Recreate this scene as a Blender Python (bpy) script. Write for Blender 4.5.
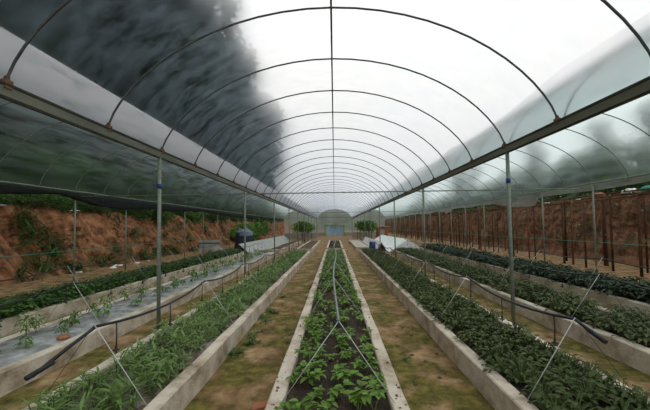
import bpy, math, random
from mathutils import Vector, Matrix, noise, Euler

# ------------------------------------------------------------------ reset
for o in list(bpy.data.objects):
    bpy.data.objects.remove(o, do_unlink=True)
scene = bpy.context.scene
C = scene.collection
R = random.Random(7)
PI = math.pi

# ------------------------------------------------------------------ camera
F_PX, W_PX, H_PX = 305.0, 650.0, 410.0
CAM_Z = 1.70
PITCH, ROLL = math.radians(2.2), math.radians(0.9)
VP = (334.5, 226.0)                       # where the bed lines meet in the photograph
cam_d = bpy.data.cameras.new('camera')
cam = bpy.data.objects.new('camera', cam_d)
C.objects.link(cam)
cam.location = (0, 0, CAM_Z)
rot = Matrix.Rotation(PI / 2 + PITCH, 3, 'X') @ Matrix.Rotation(ROLL, 3, 'Z').inverted()
cam.rotation_euler = rot.to_euler()
cam_d.sensor_fit = 'HORIZONTAL'
cam_d.sensor_width = 36.0
cam_d.lens = F_PX / W_PX * 36.0
v = rot.transposed() @ Vector((0, 1, 0))
u_px, v_px = F_PX * v.x / -v.z, F_PX * v.y / -v.z
cam_d.shift_x = (W_PX / 2 + u_px - VP[0]) / W_PX
cam_d.shift_y = (VP[1] - H_PX / 2 + v_px) / W_PX
cam_d.clip_start, cam_d.clip_end = 0.05, 500
scene.camera = cam

# ------------------------------------------------------------------ sky: even overcast
world = bpy.data.worlds.new('overcast_sky')
scene.world = world
world.use_nodes = True
wn = world.node_tree
wn.nodes.clear()
wo = wn.nodes.new('ShaderNodeOutputWorld')
wb = wn.nodes.new('ShaderNodeBackground')
wt = wn.nodes.new('ShaderNodeTexCoord')
wz = wn.nodes.new('ShaderNodeTexNoise')
wz.inputs['Scale'].default_value = 1.6
wz.inputs['Detail'].default_value = 5
wr = wn.nodes.new('ShaderNodeValToRGB')
wr.color_ramp.elements[0].position, wr.color_ramp.elements[1].position = 0.3, 0.7
wr.color_ramp.elements[0].color = (0.93, 0.95, 1.0, 1)
wr.color_ramp.elements[1].color = (1.0, 0.98, 0.94, 1)
ZENITH = 1.42
wn.links.new(wt.outputs['Generated'], wz.inputs['Vector'])
wn.links.new(wz.outputs['Fac'], wr.inputs['Fac'])
wn.links.new(wr.outputs['Color'], wb.inputs['Color'])
# overcast sky: a bright zenith falling evenly towards the horizon, the same all round
ws = wn.nodes.new('ShaderNodeSeparateXYZ')
wm = wn.nodes.new('ShaderNodeMapRange')
wm.inputs['From Min'].default_value, wm.inputs['From Max'].default_value = 0.0, 1.0
wm.inputs['To Min'].default_value, wm.inputs['To Max'].default_value = ZENITH * 0.58, ZENITH
wn.links.new(wt.outputs['Generated'], ws.inputs[0])
wn.links.new(ws.outputs['Z'], wm.inputs['Value'])
wn.links.new(wm.outputs['Result'], wb.inputs['Strength'])
wn.links.new(wb.outputs['Background'], wo.inputs['Surface'])

scene.view_settings.view_transform = 'Standard'
scene.view_settings.look = 'None'
scene.view_settings.gamma = 1.0
scene.view_settings.use_curve_mapping = False
scene.view_settings.exposure = 0.0

# ------------------------------------------------------------------ materials
def new_mat(name):
    m = bpy.data.materials.new(name)
    m.use_nodes = True
    nt = m.node_tree
    return m, nt, nt.nodes['Principled BSDF']

def lnk(nt, a, b):
    nt.links.new(a, b)

def noise_mat(name, cols, scale=4.0, detail=6, rough=0.85, bump=0.0, bscale=None, spec=0.25,
              stretch=(1, 1, 1), metal=0.0, pos=None, objrand=0.0):
    """colour ramp over object-space noise (+ optional bump and per-object brightness spread)"""
    m, nt, p = new_mat(name)
    tc = nt.nodes.new('ShaderNodeTexCoord')
    mp = nt.nodes.new('ShaderNodeMapping')
    mp.inputs['Scale'].default_value = stretch
    n = nt.nodes.new('ShaderNodeTexNoise')
    n.inputs['Scale'].default_value = scale
    n.inputs['Detail'].default_value = detail
    n.inputs['Roughness'].default_value = 0.62
    r = nt.nodes.new('ShaderNodeValToRGB')
    k = len(cols)
    while len(r.color_ramp.elements) < k:
        r.color_ramp.elements.new(0.5)
    for i, c in enumerate(cols):
        r.color_ramp.elements[i].position = pos[i] if pos else 0.3 + 0.4 * i / max(1, k - 1)
        r.color_ramp.elements[i].color = (*c, 1)
    lnk(nt, tc.outputs['Object'], mp.inputs['Vector'])
    lnk(nt, mp.outputs['Vector'], n.inputs['Vector'])
    lnk(nt, n.outputs['Fac'], r.inputs['Fac'])
    col = r.outputs['Color']
    if objrand:
        oi = nt.nodes.new('ShaderNodeObjectInfo')
        mr = nt.nodes.new('ShaderNodeMapRange')
        mr.inputs['To Min'].default_value = 1 - objrand
        mr.inputs['To Max'].default_value = 1 + objrand
        hs = nt.nodes.new('ShaderNodeHueSaturation')
        lnk(nt, oi.outputs['Random'], mr.inputs['Value'])
        lnk(nt, mr.outputs['Result'], hs.inputs['Value'])
        lnk(nt, col, hs.inputs['Color'])
        col = hs.outputs['Color']
    lnk(nt, col, p.inputs['Base Color'])
    p.inputs['Roughness'].default_value = rough
    p.inputs['Specular IOR Level'].default_value = spec
    p.inputs['Metallic'].default_value = metal
    if bump:
        b = nt.nodes.new('ShaderNodeBump')
        b.inputs['Strength'].default_value = bump
        b.inputs['Distance'].default_value = 0.03
        n2 = nt.nodes.new('ShaderNodeTexNoise')
        n2.inputs['Scale'].default_value = bscale or scale * 5
        n2.inputs['Detail'].default_value = 5
        lnk(nt, mp.outputs['Vector'], n2.inputs['Vector'])
        lnk(nt, n2.outputs['Fac'], b.inputs['Height'])
        lnk(nt, b.outputs['Normal'], p.inputs['Normal'])
    return m

def leaf_mat(name, cols, scale=9.0, rough=0.5, objrand=0.25, trans=0.25):
    m = noise_mat(name, cols, scale=scale, detail=3, rough=rough, spec=0.22, objrand=objrand)
    nt = m.node_tree
    p = nt.nodes['Principled BSDF']
    out = [n for n in nt.nodes if n.type == 'OUTPUT_MATERIAL'][0]
    tr = nt.nodes.new('ShaderNodeBsdfTranslucent')
    mx = nt.nodes.new('ShaderNodeMixShader')
    mx.inputs[0].default_value = trans
    src = p.inputs['Base Color'].links[0].from_socket
    lnk(nt, src, tr.inputs['Color'])
    lnk(nt, p.outputs[0], mx.inputs[1])
    lnk(nt, tr.outputs[0], mx.inputs[2])
    lnk(nt, mx.outputs[0], out.inputs['Surface'])
    return m

def film_mat(name, k, tint, scatter_tint, streak=(0.4, 6, 6), amount=0.6, blur=0.75, rough=0.9):
    """polythene: clear transmission plus haze that grows with the optical path 1/cos"""
    m = bpy.data.materials.new(name)
    m.use_nodes = True
    nt = m.node_tree
    nt.nodes.clear()
    out = nt.nodes.new('ShaderNodeOutputMaterial')
    lw = nt.nodes.new('ShaderNodeLayerWeight')
    lw.inputs['Blend'].default_value = 0.5
    def math_n(op, a, b=None):
        n = nt.nodes.new('ShaderNodeMath')
        n.operation = op
        for i, x in enumerate((a, b)):
            if x is None:
                continue
            if isinstance(x, (int, float)):
                n.inputs[i].default_value = x
            else:
                lnk(nt, x, n.inputs[i])
        return n.outputs[0]
    cosv = math_n('MAXIMUM', math_n('SUBTRACT', 1.0, lw.outputs['Facing']), 0.05)
    tc = nt.nodes.new('ShaderNodeTexCoord')
    mp = nt.nodes.new('ShaderNodeMapping')
    mp.inputs['Scale'].default_value = streak
    nz = nt.nodes.new('ShaderNodeTexNoise')
    nz.inputs['Scale'].default_value = 1.0
    nz.inputs['Detail'].default_value = 6
    nz.inputs['Roughness'].default_value = 0.65
    lnk(nt, tc.outputs['Object'], mp.inputs['Vector'])
    lnk(nt, mp.outputs['Vector'], nz.inputs['Vector'])
    mr = nt.nodes.new('ShaderNodeMapRange')
    mr.inputs['From Min'].default_value, mr.inputs['From Max'].default_value = 0.34, 0.66
    mr.inputs['To Min'].default_value, mr.inputs['To Max'].default_value = 1 - amount, 1 + amount
    lnk(nt, nz.outputs['Fac'], mr.inputs['Value'])
    dirt = mr.outputs['Result']
    kk = math_n('MULTIPLY', dirt, k)
    haze = math_n('SUBTRACT', 1.0, math_n('EXPONENT', math_n('MULTIPLY', math_n('DIVIDE', kk, cosv), -1.0)))
    tp0 = nt.nodes.new('ShaderNodeBsdfTransparent')
    tp0.inputs['Color'].default_value = (*tint, 1)
    rf = nt.nodes.new('ShaderNodeBsdfRefraction')          # small-angle blur of wet, creased polythene
    rf.inputs['Color'].default_value = (*tint, 1)
    rf.inputs['IOR'].default_value = 1.04
    rf.inputs['Roughness'].default_value = rough
    tp = nt.nodes.new('ShaderNodeMixShader')
    tp.inputs[0].default_value = blur
    lnk(nt, tp0.outputs[0], tp.inputs[1])
    lnk(nt, rf.outputs[0], tp.inputs[2])
    tl = nt.nodes.new('ShaderNodeBsdfTranslucent')
    tl.inputs['Color'].default_value = (*scatter_tint, 1)
    df = nt.nodes.new('ShaderNodeBsdfDiffuse')
    df.inputs['Color'].default_value = (*scatter_tint, 1)
    m1 = nt.nodes.new('ShaderNodeMixShader')
    m1.inputs[0].default_value = 0.15
    lnk(nt, tl.outputs[0], m1.inputs[1])
    lnk(nt, df.outputs[0], m1.inputs[2])
    m2 = nt.nodes.new('ShaderNodeMixShader')
    lnk(nt, haze, m2.inputs[0])
    lnk(nt, tp.outputs[0], m2.inputs[1])
    lnk(nt, m1.outputs[0], m2.inputs[2])
    lnk(nt, m2.outputs[0], out.inputs['Surface'])
    return m

M = {}
M['film'] = film_mat('clear_film', 0.055, (0.95, 0.955, 0.955), (0.66, 0.84, 1.0), streak=(2.6, 5.0, 2.6), amount=0.9, blur=0.8, rough=0.8)
M['side_film'] = film_mat('side_film', 0.06, (0.83, 0.93, 0.915), (0.72, 0.91, 0.90), streak=(5, 0.9, 5), amount=0.9, blur=0.85)
M['skirt'] = film_mat('skirt_film', 1.5, (0.92, 0.92, 0.95), (0.98, 0.95, 0.99), streak=(9, 2.2, 9), amount=0.75)
M['skirt_clear'] = film_mat('clear_skirt_film', 0.22, (0.95, 0.94, 0.95), (0.99, 0.96, 0.97), streak=(5, 1.2, 5), amount=0.8)  # much less haze than the other skirt strip
M['flap'] = film_mat('flap_film', 0.13, (0.88, 0.90, 0.90), (0.85, 0.84, 0.84), amount=0.8)
M['end_film'] = film_mat('end_film', 0.22, (0.88, 0.94, 0.93), (0.90, 0.95, 0.93))
M['steel'] = noise_mat('galvanised_steel', [(0.15, 0.18, 0.145), (0.27, 0.30, 0.24)], 6, rough=0.5, metal=0.2, stretch=(1, 1, 4))
M['hoop'] = noise_mat('hoop_steel', [(0.055, 0.065, 0.065), (0.12, 0.13, 0.125)], 5, rough=0.5, metal=0.3)
M['gutter'] = noise_mat('gutter_sheet', [(0.20, 0.23, 0.20), (0.34, 0.36, 0.30)], 2.2, rough=0.55, metal=0.3, stretch=(3, 0.6, 3))
M['gutter_dark'] = noise_mat('gutter_lip', [(0.03, 0.035, 0.03), (0.07, 0.065, 0.05)], 3, rough=0.7)
M['rust'] = noise_mat('rusty_bracket', [(0.12, 0.06, 0.03), (0.25, 0.14, 0.07)], 20, rough=0.8)
M['blue_plastic'] = noise_mat('blue_plastic', [(0.010, 0.04, 0.17), (0.016, 0.06, 0.23)], 6, rough=0.45)
M['concrete'] = noise_mat('kerb_concrete', [(0.17, 0.12, 0.07), (0.42, 0.345, 0.25), (0.60, 0.53, 0.425), (0.70, 0.63, 0.52)],
                          3.2, detail=9, rough=0.9, bump=0.35, bscale=35, pos=[0.24, 0.42, 0.56, 0.75])
M['soil'] = noise_mat('dark_soil', [(0.02, 0.014, 0.010), (0.05, 0.034, 0.024), (0.09, 0.06, 0.04)], 9, detail=8, rough=0.95, bump=1.0, bscale=40)
M['brown_soil'] = noise_mat('brown_soil', [(0.07, 0.045, 0.03), (0.15, 0.10, 0.065)], 6, detail=8, rough=0.95, bump=0.8, bscale=30)
M['litter'] = noise_mat('soil_litter', [(0.06, 0.045, 0.03), (0.17, 0.14, 0.10), (0.36, 0.34, 0.29)], 7, detail=8, rough=0.95, bump=0.8, bscale=30, pos=[0.35, 0.5, 0.68])
M['clod'] = noise_mat('clod_soil', [(0.10, 0.06, 0.035), (0.2, 0.13, 0.08)], 9, rough=0.95)
M['sand'] = noise_mat('pale_sand', [(0.42, 0.36, 0.29), (0.55, 0.49, 0.42)], 3, rough=0.95, bump=0.4)
M['mulch'] = noise_mat('silver_mulch_film', [(0.09, 0.08, 0.065), (0.23, 0.23, 0.215), (0.36, 0.365, 0.36), (0.54, 0.55, 0.55)], 5, detail=9, rough=0.42, bump=0.8, bscale=12, spec=0.5)
M['clay'] = noise_mat('bank_clay', [(0.05, 0.028, 0.016), (0.20, 0.085, 0.04), (0.33, 0.15, 0.07), (0.42, 0.25, 0.14)],
                      2.2, detail=12, rough=0.95, bump=1.0, bscale=9, stretch=(1, 1.6, 0.7), pos=[0.33, 0.45, 0.58, 0.72])
M['clay_right'] = noise_mat('bank_clay_brown', [(0.05, 0.026, 0.016), (0.17, 0.085, 0.045), (0.27, 0.15, 0.085)],
                            2.6, detail=12, rough=0.95, bump=1.0, bscale=9, stretch=(1, 1.6, 0.7))
def add_moss(m, scale, lo, hi, col):
    nt = m.node_tree
    p = nt.nodes['Principled BSDF']
    src = p.inputs['Base Color'].links[0].from_socket
    tc = nt.nodes.new('ShaderNodeTexCoord')
    n = nt.nodes.new('ShaderNodeTexNoise')
    n.inputs['Scale'].default_value = scale
    n.inputs['Detail'].default_value = 10
    n.inputs['Roughness'].default_value = 0.7
    mr = nt.nodes.new('ShaderNodeMapRange')
    mr.inputs['From Min'].default_value, mr.inputs['From Max'].default_value = lo, hi
    mx = nt.nodes.new('ShaderNodeMixRGB')
    mx.inputs[2].default_value = (*col, 1)
    lnk(nt, tc.outputs['Object'], n.inputs['Vector'])
    lnk(nt, n.outputs['Fac'], mr.inputs['Value'])
    lnk(nt, mr.outputs[0], mx.inputs[0])
    lnk(nt, src, mx.inputs[1])
    lnk(nt, mx.outputs[0], p.inputs['Base Color'])
add_moss(M['clay'], 0.9, 0.50, 0.66, (0.055, 0.06, 0.022))
add_moss(M['clay_right'], 1.1, 0.50, 0.68, (0.05, 0.055, 0.028))
M['undergrowth'] = noise_mat('slope_undergrowth', [(0.012, 0.022, 0.008), (0.03, 0.055, 0.016), (0.06, 0.085, 0.03)], 0.7, detail=8, rough=0.95, bump=1, bscale=6)
M['leaf_seedling'] = leaf_mat('seedling_leaf', [(0.09, 0.19, 0.028), (0.16, 0.29, 0.045), (0.25, 0.38, 0.085)], 11)
M['leaf_lance'] = leaf_mat('lance_leaf', [(0.11, 0.20, 0.05), (0.20, 0.31, 0.095), (0.31, 0.41, 0.19)], 9)
M['leaf_dark'] = leaf_mat('dark_leaf', [(0.042, 0.06, 0.018), (0.09, 0.12, 0.036), (0.15, 0.18, 0.065)], 12, rough=0.58)
M['leaf_dusky'] = leaf_mat('dusky_leaf', [(0.022, 0.04, 0.02), (0.045, 0.072, 0.036), (0.09, 0.07, 0.05)], 6, rough=0.58)  # dusky green leaf ramp ending in a dull brown
M['leaf_rust'] = leaf_mat('rusty_leaf', [(0.035, 0.055, 0.016), (0.07, 0.10, 0.03), (0.11, 0.13, 0.05), (0.15, 0.07, 0.04)], 5, rough=0.58)
M['leaf_mid'] = leaf_mat('mid_leaf', [(0.04, 0.085, 0.02), (0.07, 0.135, 0.032), (0.10, 0.17, 0.05)], 12)
M['leaf_pepper'] = leaf_mat('pepper_leaf', [(0.09, 0.18, 0.03), (0.16, 0.28, 0.055)], 10)
M['leaf_bush'] = leaf_mat('bush_leaf', [(0.025, 0.06, 0.015), (0.06, 0.13, 0.03), (0.12, 0.20, 0.05)], 2, objrand=0.4)
M['leaf_bright'] = leaf_mat('bright_leaf', [(0.10, 0.22, 0.03), (0.20, 0.34, 0.06)], 3, objrand=0.2)
M['leaf_tree'] = leaf_mat('tree_leaf', [(0.014, 0.035, 0.024), (0.034, 0.07, 0.045), (0.06, 0.10, 0.055)], 0.4, objrand=0.4)
M['stem'] = noise_mat('green_stem', [(0.08, 0.14, 0.04), (0.12, 0.18, 0.06)], 10)
M['bark'] = noise_mat('bark', [(0.05, 0.035, 0.025), (0.12, 0.09, 0.065)], 6, rough=0.95, stretch=(3, 3, 0.6))
M['pole_wood'] = noise_mat('weathered_pole', [(0.05, 0.024, 0.014), (0.12, 0.055, 0.03), (0.20, 0.10, 0.055)], 5, rough=0.9, stretch=(4, 4, 0.6), objrand=0.5)
M['hose'] = noise_mat('black_hose', [(0.012, 0.013, 0.014), (0.03, 0.032, 0.034)], 8, rough=0.45)
M['hose_grey'] = noise_mat('grey_hose', [(0.16, 0.20, 0.18), (0.26, 0.30, 0.27)], 8, rough=0.5)
M['rod'] = noise_mat('pale_rod', [(0.42, 0.44, 0.42), (0.60, 0.62, 0.60)], 8, rough=0.5)
M['teal'] = noise_mat('teal_twine', [(0.01, 0.22, 0.17), (0.03, 0.32, 0.25)], 8, rough=0.7)
M['net'] = noise_mat('black_shade_net', [(0.006, 0.006, 0.007), (0.018, 0.018, 0.02)], 9, rough=0.8, bump=0.6, bscale=60)
M['white_sheet'] = noise_mat('white_sheet', [(0.72, 0.72, 0.70), (0.86, 0.86, 0.84)], 1.5, rough=0.6)
M['grey_sheet'] = noise_mat('grey_corrugated', [(0.30, 0.30, 0.28), (0.48, 0.48, 0.45)], 1.8, rough=0.8)
M['tarp'] = noise_mat('navy_tarp', [(0.012, 0.016, 0.028), (0.035, 0.045, 0.07)], 2.5, rough=0.5)
M['tarp_top'] = noise_mat('lavender_tarp', [(0.12, 0.14, 0.22), (0.25, 0.27, 0.36)], 3, rough=0.5)
M['door_blue'] = noise_mat('pale_blue_curtain', [(0.26, 0.42, 0.55), (0.42, 0.57, 0.68)], 1.2, rough=0.6)
M['green_frame'] = noise_mat('green_door_frame', [(0.22, 0.30, 0.05), (0.32, 0.40, 0.08)], 3, rough=0.7)
M['stone'] = noise_mat('grey_rubble', [(0.22, 0.19, 0.16), (0.42, 0.38, 0.33)], 4, rough=0.9, bump=0.5)
M['dark_stone'] = noise_mat('dark_rubble', [(0.015, 0.013, 0.012), (0.05, 0.04, 0.035)], 4, rough=0.9, bump=0.5)
M['brick'] = noise_mat('brick_red', [(0.25, 0.09, 0.045), (0.42, 0.17, 0.09)], 8, rough=0.9, bump=0.5)
M['wall_grey'] = noise_mat('block_wall', [(0.30, 0.26, 0.23), (0.46, 0.41, 0.37)], 2, rough=0.9)

def ground_material():
    m, nt, p = new_mat('clay_floor')
    tc = nt.nodes.new('ShaderNodeTexCoord')
    def nz(scale, detail=7, off=0):
        mp = nt.nodes.new('ShaderNodeMapping')
        mp.inputs['Location'].default_value = (off, off * 0.7, 0)
        n = nt.nodes.new('ShaderNodeTexNoise')
        n.inputs['Scale'].default_value = scale
        n.inputs['Detail'].default_value = detail
        n.inputs['Roughness'].default_value = 0.65
        lnk(nt, tc.outputs['Object'], mp.inputs['Vector'])
        lnk(nt, mp.outputs['Vector'], n.inputs['Vector'])
        return n.outputs['Fac']
    def ramp(fac, cols, pos):
        r = nt.nodes.new('ShaderNodeValToRGB')
        while len(r.color_ramp.elements) < len(cols):
            r.color_ramp.elements.new(0.5)
        for i, (c, q) in enumerate(zip(cols, pos)):
            r.color_ramp.elements[i].position = q
            r.color_ramp.elements[i].color = (*c, 1)
        lnk(nt, fac, r.inputs['Fac'])
        return r.outputs['Color']
    clay = ramp(nz(3.2, 12), [(0.10, 0.06, 0.028), (0.25, 0.155, 0.072), (0.42, 0.29, 0.16)], [0.36, 0.5, 0.66])
    moss = ramp(nz(8, 11, 3), [(0.045, 0.048, 0.009), (0.105, 0.095, 0.018), (0.19, 0.155, 0.03)], [0.38, 0.5, 0.62])
    mask = ramp(nz(1.9, 11, 11), [(0, 0, 0), (0.92, 0.92, 0.92)], [0.43, 0.55])
    # moss grows only where the beds are watered: near half of the house, between the beds
    sep = nt.nodes.new('ShaderNodeSeparateXYZ')
    lnk(nt, tc.outputs['Object'], sep.inputs[0])
    yr = nt.nodes.new('ShaderNodeMapRange')
    yr.inputs['From Min'].default_value, yr.inputs['From Max'].default_value = 14, 22
    yr.inputs['To Min'].default_value, yr.inputs['To Max'].default_value = 1, 0
    lnk(nt, sep.outputs['Y'], yr.inputs['Value'])
    ax = nt.nodes.new('ShaderNodeMath'); ax.operation = 'ABSOLUTE'
    lnk(nt, sep.outputs['X'], ax.inputs[0])
    xr = nt.nodes.new('ShaderNodeMapRange')
    xr.inputs['From Min'].default_value, xr.inputs['From Max'].default_value = 5.2, 6.6
    xr.inputs['To Min'].default_value, xr.inputs['To Max'].default_value = 1, 0
    lnk(nt, ax.outputs[0], xr.inputs['Value'])
    a = nt.nodes.new('ShaderNodeMath'); a.operation = 'MULTIPLY'
    b = nt.nodes.new('ShaderNodeMath'); b.operation = 'MULTIPLY'
    lnk(nt, yr.outputs[0], a.inputs[0]); lnk(nt, xr.outputs[0], a.inputs[1])
    lnk(nt, a.outputs[0], b.inputs[0]); lnk(nt, mask, b.inputs[1])
    mx = nt.nodes.new('ShaderNodeMixRGB')
    lnk(nt, b.outputs[0], mx.inputs[0]); lnk(nt, clay, mx.inputs[1]); lnk(nt, moss, mx.inputs[2])
    lnk(nt, mx.outputs[0], p.inputs['Base Color'])
    p.inputs['Roughness'].default_value = 0.92
    p.inputs['Specular IOR Level'].default_value = 0.2
    bp = nt.nodes.new('ShaderNodeBump')
    bp.inputs['Strength'].default_value = 0.7
    bp.inputs['Distance'].default_value = 0.03
    lnk(nt, nz(14, 8), bp.inputs['Height'])
    lnk(nt, bp.outputs['Normal'], p.inputs['Normal'])
    return m
M['ground'] = ground_material()

# ------------------------------------------------------------------ mesh helpers
class MB:
    """collects shapes and builds them as ONE mesh"""
    def __init__(self):
        self.v, self.f = [], []
    def add(self, vs, fs):
        n = len(self.v)
        self.v += [tuple(p) for p in vs]
        self.f += [tuple(i + n for i in q) for q in fs]
        return self
    def box(self, c, s, rz=0.0, jitter=0.0):
        vs = []
        cr, sr = math.cos(rz), math.sin(rz)
        for z in (-.5, .5):
            for y in (-.5, .5):
                for x in (-.5, .5):
                    X, Y, Z = x * s[0], y * s[1], z * s[2]
                    vs.append((c[0] + X * cr - Y * sr + R.uniform(-jitter, jitter),
                               c[1] + X * sr + Y * cr + R.uniform(-jitter, jitter), c[2] + Z + R.uniform(-jitter, jitter)))
        return self.add(vs, [(0, 2, 3, 1), (4, 5, 7, 6), (0, 1, 5, 4), (2, 6, 7, 3), (0, 4, 6, 2), (1, 3, 7, 5)])
    def tube(self, pts, r, n=8, cap=True):
        pts = [Vector(p) for p in pts]
        rs = r if isinstance(r, (list, tuple)) else [r] * len(pts)
        vs, fs = [], []
        ref = None
        for i, p in enumerate(pts):
            t = (pts[min(i + 1, len(pts) - 1)] - pts[max(i - 1, 0)]).normalized()
            if ref is None:
                ref = Vector((0, 0, 1)) if abs(t.z) < 0.9 else Vector((1, 0, 0))
            a = t.cross(ref).normalized()
            b = t.cross(a).normalized()
            ref = -b if b.dot(ref) < 0 else b
            for k in range(n):
                w = 2 * PI * k / n
                vs.append(p + (a * math.cos(w) + b * math.sin(w)) * rs[i])
        for i in range(len(pts) - 1):
            for k in range(n):
                k2 = (k + 1) % n
                fs.append((i * n + k, i * n + k2, (i + 1) * n + k2, (i + 1) * n + k))
        if cap:
            fs.append(tuple(range(n))[::-1])
            fs.append(tuple((len(pts) - 1) * n + k for k in range(n)))
        return self.add(vs, fs)
    def grid(self, nu, nv, fn):
        vs = [fn(i / nu, j / nv) for i in range(nu + 1) for j in range(nv + 1)]
        fs = [(i * (nv + 1) + j, (i + 1) * (nv + 1) + j, (i + 1) * (nv + 1) + j + 1, i * (nv + 1) + j + 1)
              for i in range(nu) for j in range(nv)]
        return self.add(vs, fs)
    def lathe(self, prof, n=16, c=(0, 0, 0)):
        vs, fs = [], []
        for r, z in prof:
            for k in range(n):
                w = 2 * PI * k / n
                vs.append((c[0] + r * math.cos(w), c[1] + r * math.sin(w), c[2] + z))
        for i in range(len(prof) - 1):
            for k in range(n):
                k2 = (k + 1) % n
                fs.append((i * n + k, i * n + k2, (i + 1) * n + k2, (i + 1) * n + k))
        return self.add(vs, fs)
    def mesh(self, name, mat, smooth=False):
        me = bpy.data.meshes.new(name)
        me.from_pydata(self.v, [], self.f)
        me.materials.append(mat)
        if smooth:
            me.polygons.foreach_set('use_smooth', [True] * len(me.polygons))
        me.update()
        return me

def link(name, me, parent=None, loc=(0, 0, 0), rot=(0, 0, 0), scale=(1, 1, 1)):
    o = bpy.data.objects.new(name, me)
    C.objects.link(o)
    o.location, o.rotation_euler, o.scale = loc, rot, scale
    if parent:
        o.parent = parent
    return o

def part(name, mb, mat, parent, smooth=False, **kw):
    return link(name, mb.mesh(name, mat, smooth), parent, **kw)

def tag(o, label, cat, group=None):
    o['label'] = label
    o['category'] = cat
    if group:
        o['group'] = group
    return o

def struct(name, mb, mat, smooth=False, label=None):
    o = link(name, mb.mesh(name, mat, smooth))
    o['kind'] = 'structure'
    if label:
        o['label'] = label
    return o

def empty(name, loc=(0, 0, 0)):
    return link(name, None, loc=loc)

def nval(x, y, z=0.0, s=1.0):
    return noise.noise(Vector((x * s, y * s, z * s)))

# ------------------------------------------------------------------ measures (metres; Y runs away from the camera)
EAVE, RISE, HALF = 3.0, 1.62, 3.0
SIDE_X = 8.7
Y_END = 52.72
Y0_HOOP, DH = 5.22, 1.25
KERB_H = 0.25

def arch(xc, w, u, off=0.0):
    r = RISE + off
    ww = w + off
    rad = (ww * ww + r * r) / (2 * r)
    circ = math.sqrt(max(0, rad * rad - (ww * u) ** 2)) - (rad - r)
    ell = r * math.sqrt(max(0, 1 - u * u))
    return Vector((xc + ww * u, 0, EAVE + 0.5 * circ + 0.5 * ell))

HM, HS = HALF - 0.035, HALF + 0.045
SPANS = [(0.0, HM), (-(HS + SIDE_X) / 2, (SIDE_X - HS) / 2), ((HS + SIDE_X) / 2, (SIDE_X - HS) / 2)]

# ------------------------------------------------------------------ ground and banks
g = MB().grid(60, 120, lambda a, b: (-10.9 + 22.9 * a, -8 + 98 * b, 0.0))
floor = struct('floor', g, M['ground'])

def bank_profile(side, t, y):
    """t 0..1 from the foot of the bank to the hilltop"""
    if side < 0:
        P = [(-10.4, -0.02), (-10.7, 0.25), (-11.1, 1.0), (-11.5, 1.8), (-11.9, 2.4), (-13.2, 3.3), (-15.5, 6.0), (-19, 10), (-26, 17), (-40, 26), (-60, 30)]
    else:
        P = [(11.5, -0.02), (11.7, 0.3), (11.9, 1.2), (12.05, 2.1), (12.3, 2.9), (13.4, 3.4), (16, 4.2), (21, 5.4), (28, 6.8), (40, 8.5), (60, 9)]
    q = t * (len(P) - 1)
    i = min(int(q), len(P) - 2)
    f = q - i
    return P[i][0] * (1 - f) + P[i + 1][0] * f, P[i][1] * (1 - f) + P[i + 1][1] * f

def bank(side, t0, t1, nt, ny):
    def fn(a, b):
        t, y = t0 + (t1 - t0) * a, -8 + 98 * b
        x, z = bank_profile(side, t, y)
        k = min(1.0, z * 1.5) if z > 0 else 0
        am = 1.0 if side < 0 else 0.5
        n1 = nval(y, z * 1.2, 3.1 * side, 0.5) * 0.5 + abs(nval(y, z * 0.5, 9 * side, 1.5)) * 0.5 + abs(nval(y, z * 0.7, 5, 3.6)) * 0.26 + nval(y, z, 7, 8) * 0.07 - 0.2
        return (x + n1 * k * am, y, z + nval(y, x, 2, 0.6) * 0.25 * k)
    return MB().grid(nt, ny, fn)
struct('clay_bank', bank(-1, 0, 0.43, 40, 760), M['clay'])
struct('clay_bank', bank(1, 0, 0.40, 40, 760), M['clay_right'])
struct('hillside', bank(-1, 0.43, 1, 24, 120), M['undergrowth'])
struct('hillside', bank(1, 0.40, 1, 24, 120), M['undergrowth'])
struct('hillside', MB().grid(60, 16, lambda a, b: (-60 + 120 * a, 84 + 60 * b, -0.3 + 11 * b + nval(a * 9, b * 5) * 1.2 * min(1, b * 4))), M['undergrowth'])

# ------------------------------------------------------------------ film
def loft_film(xc, w, u0, u1, off, nu=36, ny=46, wob=0.012):
    y_a, y_b = -2.4, Y_END
    def fn(a, b):
        t = math.acos(max(-1, min(1, -u0))) * (1 - a) + math.acos(max(-1, min(1, -u1))) * a
        p = arch(xc, w, -math.cos(t), off)
        y = y_a + (y_b - y_a) * b
        return (p.x, y, p.z + wob * nval(a * 8, y, xc, 0.8))
    mb = MB().grid(nu, ny, fn)
    mb.f = [q[::-1] for q in mb.f]          # normals face into the house
    return mb
roof_labels = ['clear polythene roof skin over the middle arched bay', 'polythene roof skin over the bay beside the shrubby clay bank',
               'polythene roof skin over the bay beside the pole trellis']
for i, (xc, w) in enumerate(SPANS):
    o = struct('ceiling', loft_film(xc, w, -1, 1, 0.02, wob=0.006), M['film' if i == 0 else 'side_film'], True, roof_labels[i])
    if i == 0:
        for s in (-1, 1):
            mb = loft_film(xc, w, -1, -0.935, 0.035, nu=6, wob=0.006)
            if s > 0:                      # less hazy strip with a ragged upper edge
                ny1 = 47
                vv = []
                for q, p in enumerate(mb.v):
                    a = (q // ny1) / 6
                    u = -1 + 0.065 * (1 + 0.8 * nval(p[1], 5, 0, 0.45)) * a ** 2
                    z = arch(xc, w, u, 0.035)
                    vv.append((-z.x, p[1], z.z))
                mb.v = vv
                mb.f = [q[::-1] for q in mb.f]
            part('skirt_film', mb, M['skirt' if s < 0 else 'skirt_clear'], o, True)['label'] = \
                'milky second film layer above the gutter' if s < 0 else 'thin ragged second film layer above the gutter'

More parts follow.
